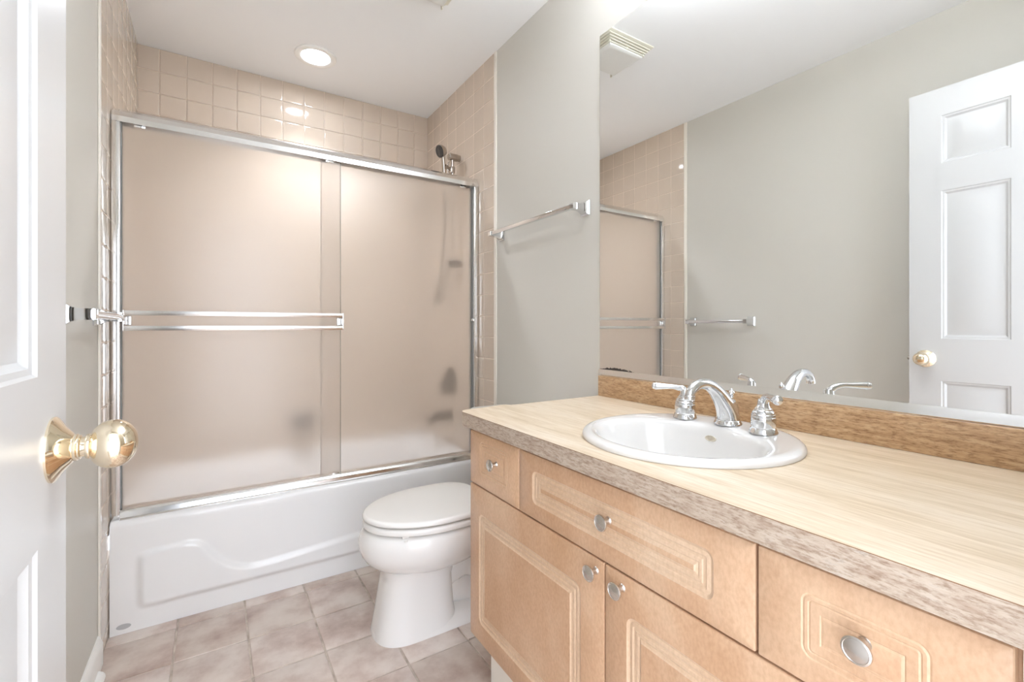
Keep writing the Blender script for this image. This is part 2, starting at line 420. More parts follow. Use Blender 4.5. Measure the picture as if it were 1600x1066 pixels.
for z in (0.22, 1.05, 1.88): hg.lathe([(0.006, -0.045), (0.006, 0.045)], (DXF + 0.003, DY0 - 0.0005, z), (0, 0, 1), 16)
hg.build('hinge', M['latch'], door)

# ------------------------------------------------------------------ bathtub
tub = thing('bathtub', (0.76, 2.16, 0), 'white alcove bathtub with a raised swoosh on its apron', 'bathtub')
X0, X1, YA, ZR = 0.007, 1.517, 2.160, 0.405
SW = smoothpath([(0.06, 0.276), (0.12, 0.282), (0.20, 0.287), (0.245, 0.286), (0.285, 0.268), (0.33, 0.212), (0.38, 0.165), (0.44, 0.142), (0.52, 0.140), (0.66, 0.150), (0.88, 0.166), (1.15, 0.178), (1.45, 0.186)], 6)
def swz(x):
    for (a, za), (b, zb) in zip(SW[:-1], SW[1:]):
        if a <= x <= b: return za + (zb - za) * (x - a) / max(b - a, 1e-6)
    return SW[0][1] if x < SW[0][0] else SW[-1][1]
def sst(t): t = max(0, min(1, t)); return t * t * (3 - 2 * t)
def apron_h(x, z):
    s = (swz(x + 0.004) - swz(x - 0.004)) / 0.008
    d = [(x - 0.088), (z - 0.078), (swz(x) - z) / math.sqrt(1 + s * s), (1.44 - x)]
    k = 0.010; dm = -k * math.log(sum(math.exp(-max(-0.2, min(0.2, q)) / k) for q in d))
    return 0.011 * sst((dm + 0.008) / 0.024)
mb = MB(); rows = []
nx = 240
zsq = [0.0] + [0.004 * k for k in range(1, 93)]
for z in zsq: rows.append([(X0 + (X1 - X0) * i / nx, YA - apron_h(X0 + (X1 - X0) * i / nx, z), z) for i in range(nx + 1)])
R = 0.022
for a in range(8, 91, 8):
    t = math.radians(a); rows.append([(X0 + (X1 - X0) * i / nx, YA + R - R * math.cos(t), ZR - R + R * math.sin(t)) for i in range(nx + 1)])
rows.append([(X0 + (X1 - X0) * i / nx, YA + R, ZR) for i in range(nx + 1)])
mb.loft([[Vector(p) for p in r] for r in rows], False, False, False)
mb.build('apron', M['enamel'], tub, angle=60)
mb = MB()
def rect_ring(x0, x1, y0, y1, z, r, n=12):
    out = []
    for cx_, cy_, a0 in ((x1 - r, y1 - r, 0), (x0 + r, y1 - r, 90), (x0 + r, y0 + r, 180), (x1 - r, y0 + r, 270)):
        for k in range(n + 1):
            t = math.radians(a0 + 90 * k / n); out.append(Vector((cx_ + r * math.cos(t), cy_ + r * math.sin(t), z)))
    return out
YB = 2.911
mb.loft([rect_ring(X0, X1, YA + R, YB, ZR - 0.05, 0.001), rect_ring(X0, X1, YA + R, YB, ZR, 0.001), rect_ring(0.085, 1.445, 2.262, 2.865, ZR, 0.13), rect_ring(0.097, 1.433, 2.272, 2.853, ZR - 0.012, 0.125),
         rect_ring(0.125, 1.42, 2.285, 2.84, 0.26, 0.12), rect_ring(0.20, 1.40, 2.30, 2.83, 0.12, 0.11), rect_ring(0.26, 1.37, 2.33, 2.80, 0.075, 0.10), rect_ring(0.34, 1.32, 2.40, 2.74, 0.065, 0.08)], True, False, True)
mb.build('basin', M['enamel'], tub, angle=50)
MB().lathe([(0.032, 0), (0.032, 0.003), (0.024, 0.005), (0.001, 0.005)], (1.24, 2.57, 0.066), (0, 0, 1), 28).build('drain', M['shower_metal'], tub)
MB().lathe([(0.038, 0), (0.036, 0.008), (0.001, 0.012)], (1.421, 2.57, 0.27), (-1, 0, 0.1), 28).build('overflow_plate', M['shower_metal'], tub)
mb = MB(); mb.loft([[Vector((0.046 + 0.021 * math.cos(t), YA - d, 0.0265 + 0.0095 * math.sin(t))) for t in (2 * math.pi * k / 32 for k in range(32))] for d in (0.0, 0.0012)])
mb.build('oval_mark', M['gray_oval'], tub)['label'] = 'small grey oval near the foot of the apron'

# ------------------------------------------------------------------ sliding shower door
fr = thing('shower_door_frame', (0.76, 2.22, 0.405), 'polished metal shower door frame on the tub rim', 'shower door frame')
ZH0, ZH1 = 1.861, 1.917
mb = MB(); mb.prism_x([(2.195, ZH0), (2.195, 1.8815), (2.199, 1.8855), (2.208, 1.903), (2.213, 1.9055), (2.230, 1.917), (2.250, 1.917), (2.250, ZH0), (2.246, ZH0), (2.246, 1.885), (2.199, 1.885), (2.199, ZH0)], 0.0065, W - 0.0065)
mb.build('header', M['alum'], fr, angle=20)
mb = MB()
mb.prism_x([(2.180, 0.4052), (2.180, 0.4085), (2.187, 0.4105), (2.189, 0.424), (2.192, 0.430), (2.198, 0.436), (2.203, 0.4375), (2.244, 0.4375), (2.249, 0.430), (2.249, 0.4052)], 0.031, W - 0.031)
mb.build('bottom_track', M['alum'], fr, angle=20)
for a, b in ((0.0065, 0.031), (W - 0.031, W - 0.0065)):
    mb = MB(); mb.box(a, b, 2.1935, 2.252, 0.4055, ZH0 - 0.0005, 0.003)
    s_ = 1 if a < 0.5 else -1
    mb.mi = 1
    xx = b if s_ > 0 else a
    mb.box(min(xx, xx + s_ * 0.003), max(xx, xx + s_ * 0.003), 2.203, 2.246, 0.44, ZH0 - 0.001)
    mb.build('side_jamb', [M['alum'], M['dark_alum']], fr)
mb = MB(); mb.box(W - 0.045, W - 0.030, 2.1985, 2.2035, 1.139, 1.151, 0.001); mb.build('bumper', M['chrome'], fr)

def glass_panel(x0, x1, y, label):
    p = thing('sliding_glass_panel', ((x0 + x1) / 2, y, 0.4385), label, 'shower door', 'frosted sliding panels over the tub')
    mb = MB(); mb.box(x0, x1, y - 0.0025, y + 0.0025, 0.4385, 1.872)
    mb.build('glass', M['frost'], p, smooth=False)
    for xx in (x0, x1):
        mb = MB(); mb.box(xx - 0.0011, xx + 0.0011, y - 0.0026, y + 0.0026, 0.4385, 1.862); mb.build('glass_edge', M['glass_edge'], p, smooth=False)
    for xx in (x0 + 0.035, x1 - 0.065):
        mb = MB(); mb.box(xx, xx + 0.034, y - 0.0065, y + 0.0055, 1.8535, 1.876, 0.001); mb.build('hanger_clip', M['alum'], p)
    return p
pa = glass_panel(0.0345, 0.808, 2.212, 'left frosted glass sliding panel carrying the double towel bar')
pb = glass_panel(0.727, 1.4895, 2.227, 'right frosted glass sliding panel nearest the toilet, with plain front')
for z in (1.1595, 1.1035):
    mb = MB(); mb.prism_x([(2.158, z - 0.0085), (2.156, z - 0.001), (2.158, z + 0.0085), (2.167, z + 0.0085), (2.169, z), (2.167, z - 0.0085)], 0.046, 0.806)
    mb.build('towel_bar', M['alum'], pa, angle=20)
for xx, s_ in ((0.044, 1), (0.808, -1)):
    mb = MB(); mb.box(xx - 0.0022, xx + 0.0022, 2.155, 2.190, 1.0935, 1.170, 0.001)
    mb.box(min(xx, xx + s_ * 0.02), max(xx, xx + s_ * 0.02), 2.184, 2.2093, 1.113, 1.151, 0.001)
    mb.build('bar_bracket', M['alum'], pa)
mb = MB(); mb.box(0.772, 0.803, 2.206, 2.2172, 0.4376, 0.4425, 0.0006); mb.build('bottom_guide', M['nickel'], pa)

# ------------------------------------------------------------------ shower fittings
sh = thing('hand_shower', (W - 0.006, 2.43, 1.49), 'metal hand shower in its slide bar holder above the shower door', 'hand shower')
BX, BY = 1.472, 2.425
MB().tube([(BX, BY, 1.46), (BX, BY, 2.075)], 0.0095, 24).build('slide_bar', M['shower_metal'], sh)
mb = MB()
mb.lathe([(0.001, 0), (0.017, 0.001), (0.0205, 0.005), (0.0205, 0.055), (0.0185, 0.058), (0.0185, 0.071)], (W - 0.0055 - 0.0705, BY, 2.085), (1, 0, 0), 32)
mb.build('top_bracket', M['shower_metal'], sh)
MB().lathe([(0.001, 0), (0.017, 0.001), (0.0205, 0.005), (0.0205, 0.055), (0.0205, 0.071)], (W - 0.0055 - 0.0705, BY, 1.475), (1, 0, 0), 32).build('bottom_bracket', M['dark_chrome'], sh)
HX, HY = 1.405, 2.405
mb = MB(); mb.tube(smoothpath([(HX + 0.012, HY + 0.004, 1.83), (HX + 0.010, HY + 0.003, 1.93), (HX + 0.004, HY + 0.001, 2.03), (HX - 0.002, HY - 0.001, 2.075), (HX - 0.008, HY - 0.003, 2.10)], 6), [0.0085 + 0.0035 * min(1, k / 24) for k in range(25)], 24)
mb.build('handle', M['shower_metal'], sh)
ax = Vector((-0.92, -0.10, -0.36)).normalized(); hc = Vector((HX + 0.004, HY, 2.103))
hd = MB().lathe([(0.001, -0.012), (0.016, -0.010), (0.026, -0.003), (0.0325, 0.010), (0.035, 0.022), (0.035, 0.027)], hc, ax, 36).build('spray_head', M['shower_metal'], sh)
fb = MB().lathe([(0.034, 0.0265), (0.033, 0.031), (0.027, 0.033), (0.026, 0.0315), (0.017, 0.0325), (0.016, 0.034), (0.001, 0.035)], hc, ax, 36).build('spray_face', M['black_face'], hd)
fb['label'] = 'dark round spray face'
mb = MB(); mb.box(BX - 0.017, BX + 0.013, BY - 0.016, BY + 0.016, 1.99, 2.03, 0.006)
mb.tube([(BX - 0.012, BY - 0.003, 2.01), (HX + 0.012, HY + 0.003, 2.02)], 0.011, 18); mb.build('slider_clamp', M['shower_metal'], sh)
hose = smoothpath([(HX + 0.012, HY + 0.004, 1.83), (HX + 0.018, HY + 0.01, 1.70), (HX + 0.02, HY + 0.06, 1.45), (HX + 0.03, HY + 0.16, 1.27), (HX + 0.06, HY + 0.22, 1.24), (HX + 0.085, HY + 0.19, 1.32), (BX + 0.012, BY + 0.09, 1.42), (BX + 0.01, BY + 0.01, 1.462)], 10)
MB().tube(hose, 0.007, 14).build('hose', M['dark_chrome'], sh)
loop = smoothpath([(BX - 0.02, BY - 0.012, 2.055), (BX - 0.03, BY - 0.012, 2.04), (BX - 0.034, BY - 0.012, 2.01), (BX - 0.03, BY - 0.012, 1.975), (BX - 0.02, BY - 0.012, 1.95), (BX - 0.008, BY - 0.010, 1.93)], 6)
MB().tube(loop, 0.0035, 12).build('lock_loop', M['shower_metal'], sh)

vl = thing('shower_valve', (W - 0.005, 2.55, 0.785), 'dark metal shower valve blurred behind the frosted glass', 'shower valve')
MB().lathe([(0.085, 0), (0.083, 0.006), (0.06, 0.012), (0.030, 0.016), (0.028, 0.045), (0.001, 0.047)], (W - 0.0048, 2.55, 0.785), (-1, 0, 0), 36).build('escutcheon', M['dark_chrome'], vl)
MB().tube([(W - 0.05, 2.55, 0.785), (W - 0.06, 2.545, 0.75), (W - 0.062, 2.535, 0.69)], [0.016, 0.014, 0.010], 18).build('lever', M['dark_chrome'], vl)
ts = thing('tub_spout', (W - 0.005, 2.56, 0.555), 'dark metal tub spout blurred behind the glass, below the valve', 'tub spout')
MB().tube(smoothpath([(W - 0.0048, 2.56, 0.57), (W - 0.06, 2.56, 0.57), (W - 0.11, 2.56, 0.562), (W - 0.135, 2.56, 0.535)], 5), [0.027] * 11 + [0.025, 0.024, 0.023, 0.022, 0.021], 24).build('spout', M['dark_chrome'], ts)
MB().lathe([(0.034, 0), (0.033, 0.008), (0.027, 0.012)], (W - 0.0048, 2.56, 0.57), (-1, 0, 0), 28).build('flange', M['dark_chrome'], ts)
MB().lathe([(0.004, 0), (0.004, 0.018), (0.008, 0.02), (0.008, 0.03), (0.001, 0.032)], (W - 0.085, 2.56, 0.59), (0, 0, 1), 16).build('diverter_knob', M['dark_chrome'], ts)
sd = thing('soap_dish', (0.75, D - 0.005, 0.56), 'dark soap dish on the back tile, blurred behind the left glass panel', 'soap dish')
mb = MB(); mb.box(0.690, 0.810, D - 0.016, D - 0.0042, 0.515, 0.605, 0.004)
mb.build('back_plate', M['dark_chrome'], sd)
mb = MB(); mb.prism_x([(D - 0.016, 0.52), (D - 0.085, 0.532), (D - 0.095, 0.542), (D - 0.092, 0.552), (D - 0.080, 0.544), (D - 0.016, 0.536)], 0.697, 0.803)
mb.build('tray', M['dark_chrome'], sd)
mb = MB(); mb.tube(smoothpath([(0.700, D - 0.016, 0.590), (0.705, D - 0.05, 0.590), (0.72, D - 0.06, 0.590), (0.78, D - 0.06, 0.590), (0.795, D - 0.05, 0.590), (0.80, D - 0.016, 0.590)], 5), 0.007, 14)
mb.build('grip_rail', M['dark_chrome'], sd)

# ------------------------------------------------------------------ toilet
to = thing('toilet', (1.10, 1.66, 0), 'white porcelain toilet with closed lid between tub and vanity', 'toilet')
CY = 1.66
def egg(xf, xb, hw, z, n=64, wide=0.56, pf=2.0, pb=2.6, cut=None):
    """egg outline: front tip at xf, back at xb, widest at fraction 'wide'"""
    xm = xf + (xb - xf) * wide; out = []
    for k in range(n):
        t = 2 * math.pi * k / n; c, s_ = math.cos(t), math.sin(t)
        p = pb if c > 0 else pf; a = (xb - xm) if c > 0 else (xm - xf)
        x = xm + a * math.copysign(abs(c) ** (2 / p), c); y = hw * math.copysign(abs(s_) ** (2 / p), s_)
        out.append(Vector((x, CY + y, z)))
    return out
mb = MB()
# base flange, pedestal, bowl as overlapping closed lofts of one glazed casting
mb.loft([egg(0.797, 1.40, 0.118, 0.0, pf=2.5, pb=4, wide=0.35), egg(0.799, 1.40, 0.117, 0.012, pf=2.5, pb=4, wide=0.35), egg(0.806, 1.39, 0.108, 0.03, pf=2.5, pb=4, wide=0.35), egg(0.83, 1.36, 0.080, 0.05, pf=2.5, pb=4, wide=0.35)])
ped = []
for z, xf, xb, hw in ((0.0, 0.798, 1.100, 0.117), (0.012, 0.800, 1.098, 0.116), (0.03, 0.804, 1.092, 0.112), (0.08, 0.813, 1.084, 0.106), (0.14, 0.823, 1.080, 0.102), (0.19, 0.831, 1.078, 0.101), (0.222, 0.834, 1.085, 0.105), (0.245, 0.826, 1.11, 0.116)):
    ped.append(egg(xf, xb, hw, z, pf=2.7, pb=5.0, wide=0.48))
mb.loft(ped)
bowl = []
for z, xf, xb, hw in ((0.205, 0.90, 1.10, 0.07), (0.220, 0.855, 1.16, 0.098), (0.235, 0.825, 1.19, 0.120), (0.252, 0.797, 1.21, 0.142), (0.272, 0.776, 1.225, 0.160), (0.295, 0.761, 1.235, 0.174), (0.320, 0.753, 1.24, 0.181), (0.345, 0.752, 1.245, 0.184), (0.366, 0.757, 1.25, 0.183), (0.379, 0.765, 1.25, 0.179), (0.385, 0.776, 1.245, 0.170)):
    bowl.append(egg(xf, xb, hw, z, wide=0.54))
mb.loft(bowl)
# trapway behind the pedestal
mb.tube(smoothpath([(1.06, CY, 0.17), (1.14, CY, 0.20), (1.22, CY, 0.17), (1.28, CY, 0.09), (1.30, CY, 0.01)], 6), [0.075] * 25, 24, [(1, 0.9)] * 25)
mb.tube(smoothpath([(1.08, CY, 0.13), (1.10, CY, 0.10), (1.16, CY, 0.08), (1.30, CY, 0.05)], 5), [0.062] * 16, 24)
mb.loft([rect_ring(1.16, 1.50, CY - 0.105, CY + 0.105, z, 0.04) for z in (0.24, 0.385)])
mb.loft([rect_ring(1.24, 1.48, CY - 0.08, CY + 0.08, z, 0.04) for z in (0.0, 0.30)])
mb.build('bowl', M['porcelain'], to, angle=50)
mb = MB()
def slab(mb, xf, xb, hw, z0, z1, r, dome=0.0, pb=4.0):
    rings = [egg(xf + r + 0.012, xb - r - 0.012, hw - r - 0.012, z0 + 0.001, pb=pb)]
    for a in (0, 30, 60, 90):
        t = math.radians(a); k = r * (1 - math.sin(t)); rings.append(egg(xf + k * 0.6, xb - k * 0.6, hw - k * 0.6, z0 + r * 0.4 * (1 - math.cos(t)) + 0.0005, pb=pb))
    for a in (0, 20, 40, 60, 80, 90):
        t = math.radians(a); k = r * (1 - math.cos(t)); rings.append(egg(xf + k, xb - k, hw - k, z1 - r + r * math.sin(t), pb=pb))
    for f in ((0.02, 0.5), (0.06, 0.8), (0.11, 0.97), (0.15, 1.0)):
        if dome: rings.append(egg(xf + r + f[0], xb - r - f[0] * 0.8, hw - r - f[0], z1 + dome * f[1], pb=pb))
    mb.loft(rings)
slab(mb, 0.767, 1.235, 0.183, 0.3925, 0.4145, 0.009, pb=3.5)
for yy in (-0.13, 0.13): mb.box(0.86, 0.885, CY + yy - 0.006, CY + yy + 0.006, 0.384, 0.393, 0.002)
st = mb.build('seat', M['seat_plastic'], to, angle=50)
mb = MB(); mb.tube([(0.862, CY - 0.166, 0.3885), (0.862, CY - 0.166, 0.3915)], 0.006, 12); mb.build('bumper', M['seat_plastic'], st)
mb = MB(); slab(mb, 0.766, 1.240, 0.184, 0.4205, 0.440, 0.011, 0.004, pb=3.5); mb.build('lid', M['seat_plastic'], to, angle=50)
mb = MB(); mb.tube([(1.248, CY - 0.10, 0.42), (1.248, CY + 0.10, 0.42)], 0.010, 14)
for yy in (-0.075, 0.075): mb.box(1.235, 1.27, CY + yy - 0.018, CY + yy + 0.018, 0.384, 0.428, 0.004)
mb.build('hinge', M['seat_plastic'], to)
mb = MB(); mb.loft([rect_ring(1.325, 1.515, CY - 0.215, CY + 0.215, 0.386, 0.035), rect_ring(1.312, 1.515, CY - 0.23, CY + 0.23, 0.42, 0.04), rect_ring(1.305, 1.515, CY - 0.24, CY + 0.24, 0.70, 0.04)])
mb.build('tank', M['porcelain'], to)
mb = MB(); mb.loft([rect_ring(1.297, 1.517, CY - 0.25, CY + 0.25, 0.7005, 0.04), rect_ring(1.295, 1.519, CY - 0.252, CY + 0.252, 0.725, 0.04), rect_ring(1.305, 1.515, CY - 0.242, CY + 0.242, 0.735, 0.04)])
mb.build('tank_lid', M['porcelain'], to)
mb = MB(); mb.lathe([(0.013, 0), (0.012, 0.008), (0.001, 0.010)], (1.304, CY - 0.18, 0.655), (-1, 0, 0), 20); mb.tube([(1.296, CY - 0.18, 0.655), (1.290, CY - 0.14, 0.650), (1.290, CY - 0.10, 0.645)], [0.006, 0.005, 0.006], 12)
mb.build('flush_lever', M['chrome'], to)

# ------------------------------------------------------------------ vanity
XF = 0.960; VZ0, VZ1 = 0.207, 0.806; VY0, VY1 = 0.111, 1.218
va = thing('vanity_cabinet', (1.24, 0.66, 0), 'maple vanity cabinet with routed doors and drawers under the countertop', 'vanity')
mb = MB()
mb.box(0.979, W - 0.002, VY1 - 0.021, VY1 - 0.003, VZ0, 0.8165); mb.box(0.979, W - 0.002, VY0 - 0.003, VY0 + 0.015, VZ0, 0.8165)
mb.box(0.979, W - 0.002, VY0 + 0.015, VY1 - 0.021, VZ0, VZ0 + 0.016); mb.box(W - 0.010, W - 0.002, VY0 + 0.015, VY1 - 0.021, VZ0 + 0.016, 0.8165)
for za, zb in ((0.641, 0.662), (0.795, 0.8165)): mb.box(0.979, 0.985, VY0 + 0.015, VY1 - 0.021, za, zb)
for ya in (0.348, 0.647, 0.947): mb.box(0.979, 0.985, ya, ya + 0.021, VZ0 + 0.016 if ya == 0.647 else 0.662, 0.641 if ya == 0.647 else 0.795)
mb.build('carcass', M['wood'], va, smooth=False)
mb = MB(); mb.box(1.020, 1.036, VY0, VY1 - 0.02, 0.0, VZ0); mb.box(1.036, W - 0.002, VY1 - 0.036, VY1 - 0.02, 0.0, VZ0)
mb.build('toe_kick', M['toekick'], va, smooth=False)['label'] = 'white recessed toe kick board'
mb = MB(); mb.box(0.972, 0.995, YF + 0.001, VY0 - 0.004, 0.0, 0.8165); mb.build('filler_strip', M['toekick'], va, smooth=False)['label'] = 'white filler strip at the doorway end'

def rrect(y0, y1, z0, z1, x, r, n=6):
    r = max(r, 0.0004); out = []
    for cy_, cz_, a0 in ((y1 - r, z1 - r, 0), (y0 + r, z1 - r, 90), (y0 + r, z0 + r, 180), (y1 - r, z0 + r, 270)):
        for k in range(n + 1):
            t = math.radians(a0 + 90 * k / n); out.append(Vector((x, cy_ + r * math.cos(t), cz_ + r * math.sin(t))))
    return out
def front(name, y0, y1, z0, z1, band, prof, r0, parent, mats):
    """slab front with soft edges and a routed band: band = outer rectangle, prof = (inset, depth, material)"""
    mb = MB(); rings = []; ms = []
    for ins, x in ((0, XF + 0.0185), (0, XF + 0.003), (0.001, XF + 0.001), (0.003, XF)): rings.append(rrect(y0 + ins, y1 - ins, z0 + ins, z1 - ins, x, 0.002)); ms.append(0)
    for ins, d, mi in prof:
        b = (band[0] + ins, band[1] - ins, band[2] + ins, band[3] - ins)
        rings.append(rrect(*b, XF + d, max(r0 - ins, 0.0008))); ms.append(mi)
    ms = ms[1:] + [0]
    mb.loft(rings, True, True, True, mats=ms[:len(rings) - 1], capmat=0)
    return mb.build(name, mats, parent, angle=25)
BAND = [(0, 0, 0), (0.0025, 0.0022, 1), (0.006, 0.0034, 1), (0.0105, 0.0020, 1), (0.013, 0.0020, 1), (0.015, 0.0034, 1), (0.0195, 0.0036, 1), (0.0215, 0.0022, 1), (0.026, 0.0022, 1), (0.0285, 0.0036, 1), (0.0325, 0.0022, 1), (0.0345, 0.0, 1)]
FINE = [(0, 0, 0), (0.0022, 0.0012, 1), (0.0045, 0.0, 1), (0.008, 0.0, 0), (0.0095, 0.0014, 1), (0.0115, 0.0, 1), (0.022, 0.0002, 0), (0.0235, 0.0014, 1), (0.0265, 0.0, 1)]
WB = [M['wood'], M['wood_band']]; WS = [M['wood_soft'], M['wood_fine']]; WF = [M['wood'], M['wood_fine']]
d1 = front('drawer', 0.9595, VY1, 0.6535, VZ1, (1.010, 1.160, 0.688, 0.782), FINE, 0.014, va, WS); d1['label'] = 'narrow drawer nearest the toilet'
d2 = front('tilt_front', 0.3605, 0.9555, 0.6535, VZ1, (0.424, 0.900, 0.690, 0.768), BAND, 0.016, va, WB); d2['label'] = 'wide routed front below the sink'
d3 = front('drawer', VY0, 0.3565, 0.6535, VZ1, (0.170, 0.300, 0.688, 0.772), FINE, 0.014, va, WF); d3['label'] = 'drawer nearest the doorway'
d4 = front('cabinet_door', 0.6595, VY1, VZ0, 0.6495, (0.727, 1.164, 0.262, 0.576), BAND, 0.020, va, WB); d4['label'] = 'door nearest the toilet'
d5 = front('cabinet_door', VY0, 0.6555, VZ0, 0.6495, (0.167, 0.600, 0.262, 0.582), BAND, 0.020, va, WB); d5['label'] = 'door nearest the doorway'
kmesh = None
for par, ky, kz in ((d1, 1.068, 0.739), (d2, 0.647, 0.737), (d4, 0.681, 0.626), (d5, 0.611, 0.625), (d3, 0.231, 0.741)):
    if kmesh is None:
        kb = MB(); kb.lathe([(0.008, 0), (0.0065, 0.002), (0.0055, 0.006), (0.0055, 0.013), (0.009, 0.016), (0.0150, 0.0185), (0.0160, 0.0205), (0.0155, 0.0225), (0.0135, 0.0235), (0.0128, 0.0228), (0.011, 0.0232), (0.005, 0.0248), (0.0003, 0.0252)], (0, 0, 0), (-1, 0, 0), 40)
        ko = kb.build('knob', M['nickel'], par); kmesh = ko.data
        for v in kmesh.vertices: v.co += world_off(par)
    else:
        ko = bpy.data.objects.new('knob', kmesh); COL.objects.link(ko); ko.parent = par
    ko.location = Vector((XF + 0.0002, ky, kz)) - world_off(par)

# ------------------------------------------------------------------ countertop with backsplash
ct = thing('countertop', (1.23, 0.65, 0.817), 'straw grain laminate countertop with grey brown front edge on the vanity', 'countertop')
CX0, CZ0, CZ1 = 0.941, 0.817, 0.857
SX, SY, SR = 1.2237, 0.669, 0.233
out = [(CX0, YF + 0.001)]
for k in range(9):
    t = math.radians(90 * k / 8); out.append((CX0 + 0.035 - 0.035 * math.cos(t), 1.225 + 0.035 * math.sin(t)))
out += [(1.04, 1.2645), (1.085, 1.272), (1.105, 1.274), (1.118, 1.268), (1.125, 1.258), (1.15, 1.2545), (W - 0.001, 1.2545), (W - 0.001, YF + 0.001)]
hole = [(SX + (SR - 0.012) * math.cos(t), SY + (SR - 0.012) * math.sin(t)) for t in (2 * math.pi * k / 64 for k in range(64))]
mb = MB()
def plate(mb, z, mi):
    mb.mi = mi
    vo = [mb.bm.verts.new((x, y, z)) for x, y in out]; vh = [mb.bm.verts.new((x, y, z)) for x, y in hole]
    es = [mb.bm.edges.new((a, b)) for a, b in zip(vo, vo[1:] + vo[:1])] + [mb.bm.edges.new((a, b)) for a, b in zip(vh, vh[1:] + vh[:1])]
    g = bmesh.ops.triangle_fill(mb.bm, use_beauty=True, edges=es)['geom']
    for f in g:
        if isinstance(f, bmesh.types.BMFace): f.material_index = mi
    return vo, vh
to_, th_ = plate(mb, CZ1, 0); bo_, bh_ = plate(mb, CZ0, 1)
mb.mi = 1
so_ = [mb.bm.verts.new((v.co.x, v.co.y, CZ1 - 0.0011)) for v in to_]
mb.mi = 2
for a, b, c, d in zip(to_, to_[1:] + to_[:1], so_[1:] + so_[:1], so_): mb.face((a, b, c, d))
mb.mi = 1
for a, b, c, d in zip(so_, so_[1:] + so_[:1], bo_[1:] + bo_[:1], bo_): mb.face((a, b, c, d))
for a, b, c, d in zip(th_, th_[1:] + th_[:1], bh_[1:] + bh_[:1], bh_): mb.face((a, b, c, d))
mb.build('worktop', [M['top_lam'], M['edge_lam'], M['seam']], ct, angle=30)
mb = MB(); mb.box(W - 0.020, W - 0.0005, YF + 0.001, 1.2535, CZ1 + 0.0003, 0.931, 0.0015)
mb.build('backsplash', M['splash_lam'], ct)['label'] = 'brown streaked backsplash strip'

# ------------------------------------------------------------------ sink
sk = thing('sink', (SX, SY, CZ1), 'white round drop-in sink set in the countertop', 'sink')
def circ(cx_, cy_, rx, ry, z, n=72): return [Vector((cx_ + rx * math.cos(t), cy_ + ry * math.sin(t), z)) for t in (2 * math.pi * k / n for k in range(n))]
rings = [circ(SX, SY, SR - 0.010, SR - 0.010, CZ1 - 0.03), circ(SX, SY, SR - 0.0105, SR - 0.0105, CZ1 + 0.0006), circ(SX, SY, SR - 0.001, SR - 0.001, CZ1 + 0.0006), circ(SX, SY, SR, SR, CZ1 + 0.004), circ(SX, SY, SR - 0.002, SR - 0.002, CZ1 + 0.009), circ(SX, SY, SR - 0.007, SR - 0.007, CZ1 + 0.013), circ(SX, SY, SR - 0.014, SR - 0.014, CZ1 + 0.0145)]
for q in smoothpath([(-0.004, SR - 0.026, SR - 0.022, 0.0140), (-0.024, 0.182, 0.205, 0.0132), (-0.033, 0.168, 0.197, 0.0115), (-0.037, 0.158, 0.190, 0.0060), (-0.038, 0.152, 0.184, -0.006), (-0.038, 0.143, 0.173, -0.035), (-0.034, 0.125, 0.150, -0.08), (-0.028, 0.095, 0.112, -0.112), (-0.020, 0.055, 0.060, -0.128), (-0.015, 0.024, 0.024, -0.132)], 4):
    rings.append(circ(SX + q[0], SY, q[1], q[2], CZ1 + q[3]))
mb = MB(); mb.loft(rings, True, False, True); mb.build('basin', M['sink_china'], sk, angle=60)
MB().lathe([(0.026, 0.0), (0.025, 0.003), (0.019, 0.004), (0.017, 0.0025), (0.001, 0.005)], (SX - 0.015, SY, CZ1 - 0.1318), (0, 0, 1), 32).build('drain', M['chrome'], sk)
# overflow oval on the back wall of the basin
on = Vector((-0.93, 0, 0.36)).normalized(); oc = Vector((SX - 0.038 + 0.1475, SY + 0.012, CZ1 - 0.018)); ou = Vector((0, 1, 0)); ow = on.cross(ou)
mb = MB(); mb.loft([[oc + on * d + ou * (s_ * 0.0135 * math.cos(t)) + ow * (s_ * 0.0062 * math.sin(t)) for t in (2 * math.pi * k / 32 for k in range(32))] for d, s_ in ((-0.004, 1.15), (0.0012, 1.12), (0.0018, 1.0), (0.0010, 0.85))])
M['overflow'] = mat('tan_metal_overflow', srgb(205, 196, 180), 0.3, 0.6); mb.build('overflow_cover', M['overflow'], sk)['label'] = 'small tan oval overflow cover'

# ------------------------------------------------------------------ faucet
ZD = CZ1 + 0.0138
fz = thing('faucet', (1.385, SY, ZD), 'chrome widespread faucet with arched spout and two levers on the sink rim', 'faucet')
MB().lathe([(0.0320, 0), (0.0320, 0.003), (0.0308, 0.005), (0.0296, 0.0065), (0.0286, 0.010), (0.0270, 0.0115), (0.022, 0.0125)], (1.385, SY, ZD), (0, 0, 1), 48).build('base_ring', M['chrome'], fz)
path = smoothpath([(1.387, SY, ZD + 0.010), (1.384, SY, ZD + 0.026), (1.372, SY, ZD + 0.048), (1.352, SY, ZD + 0.070), (1.330, SY, ZD + 0.089), (1.304, SY, ZD + 0.102), (1.276, SY, ZD + 0.1055), (1.254, SY, ZD + 0.100), (1.241, SY, ZD + 0.090), (1.237, SY, ZD + 0.080)], 6)
rad = smoothpath([(0.0270,), (0.0258,), (0.0230,), (0.0196,), (0.0166,), (0.0142,), (0.0126,), (0.0118,), (0.0113,), (0.0112,)], 6)
MB().tube(path, [r[0] for r in rad], 32).build('spout_body', M['chrome'], fz, angle=60)
MB().lathe([(0.0112, 0.0), (0.0122, 0.001), (0.0122, 0.009), (0.0108, 0.0105), (0.009, 0.0105), (0.009, 0.006)], (1.2375, SY, ZD + 0.0815), (-0.10, 0, -1), 28).build('aerator', M['chrome'], fz)
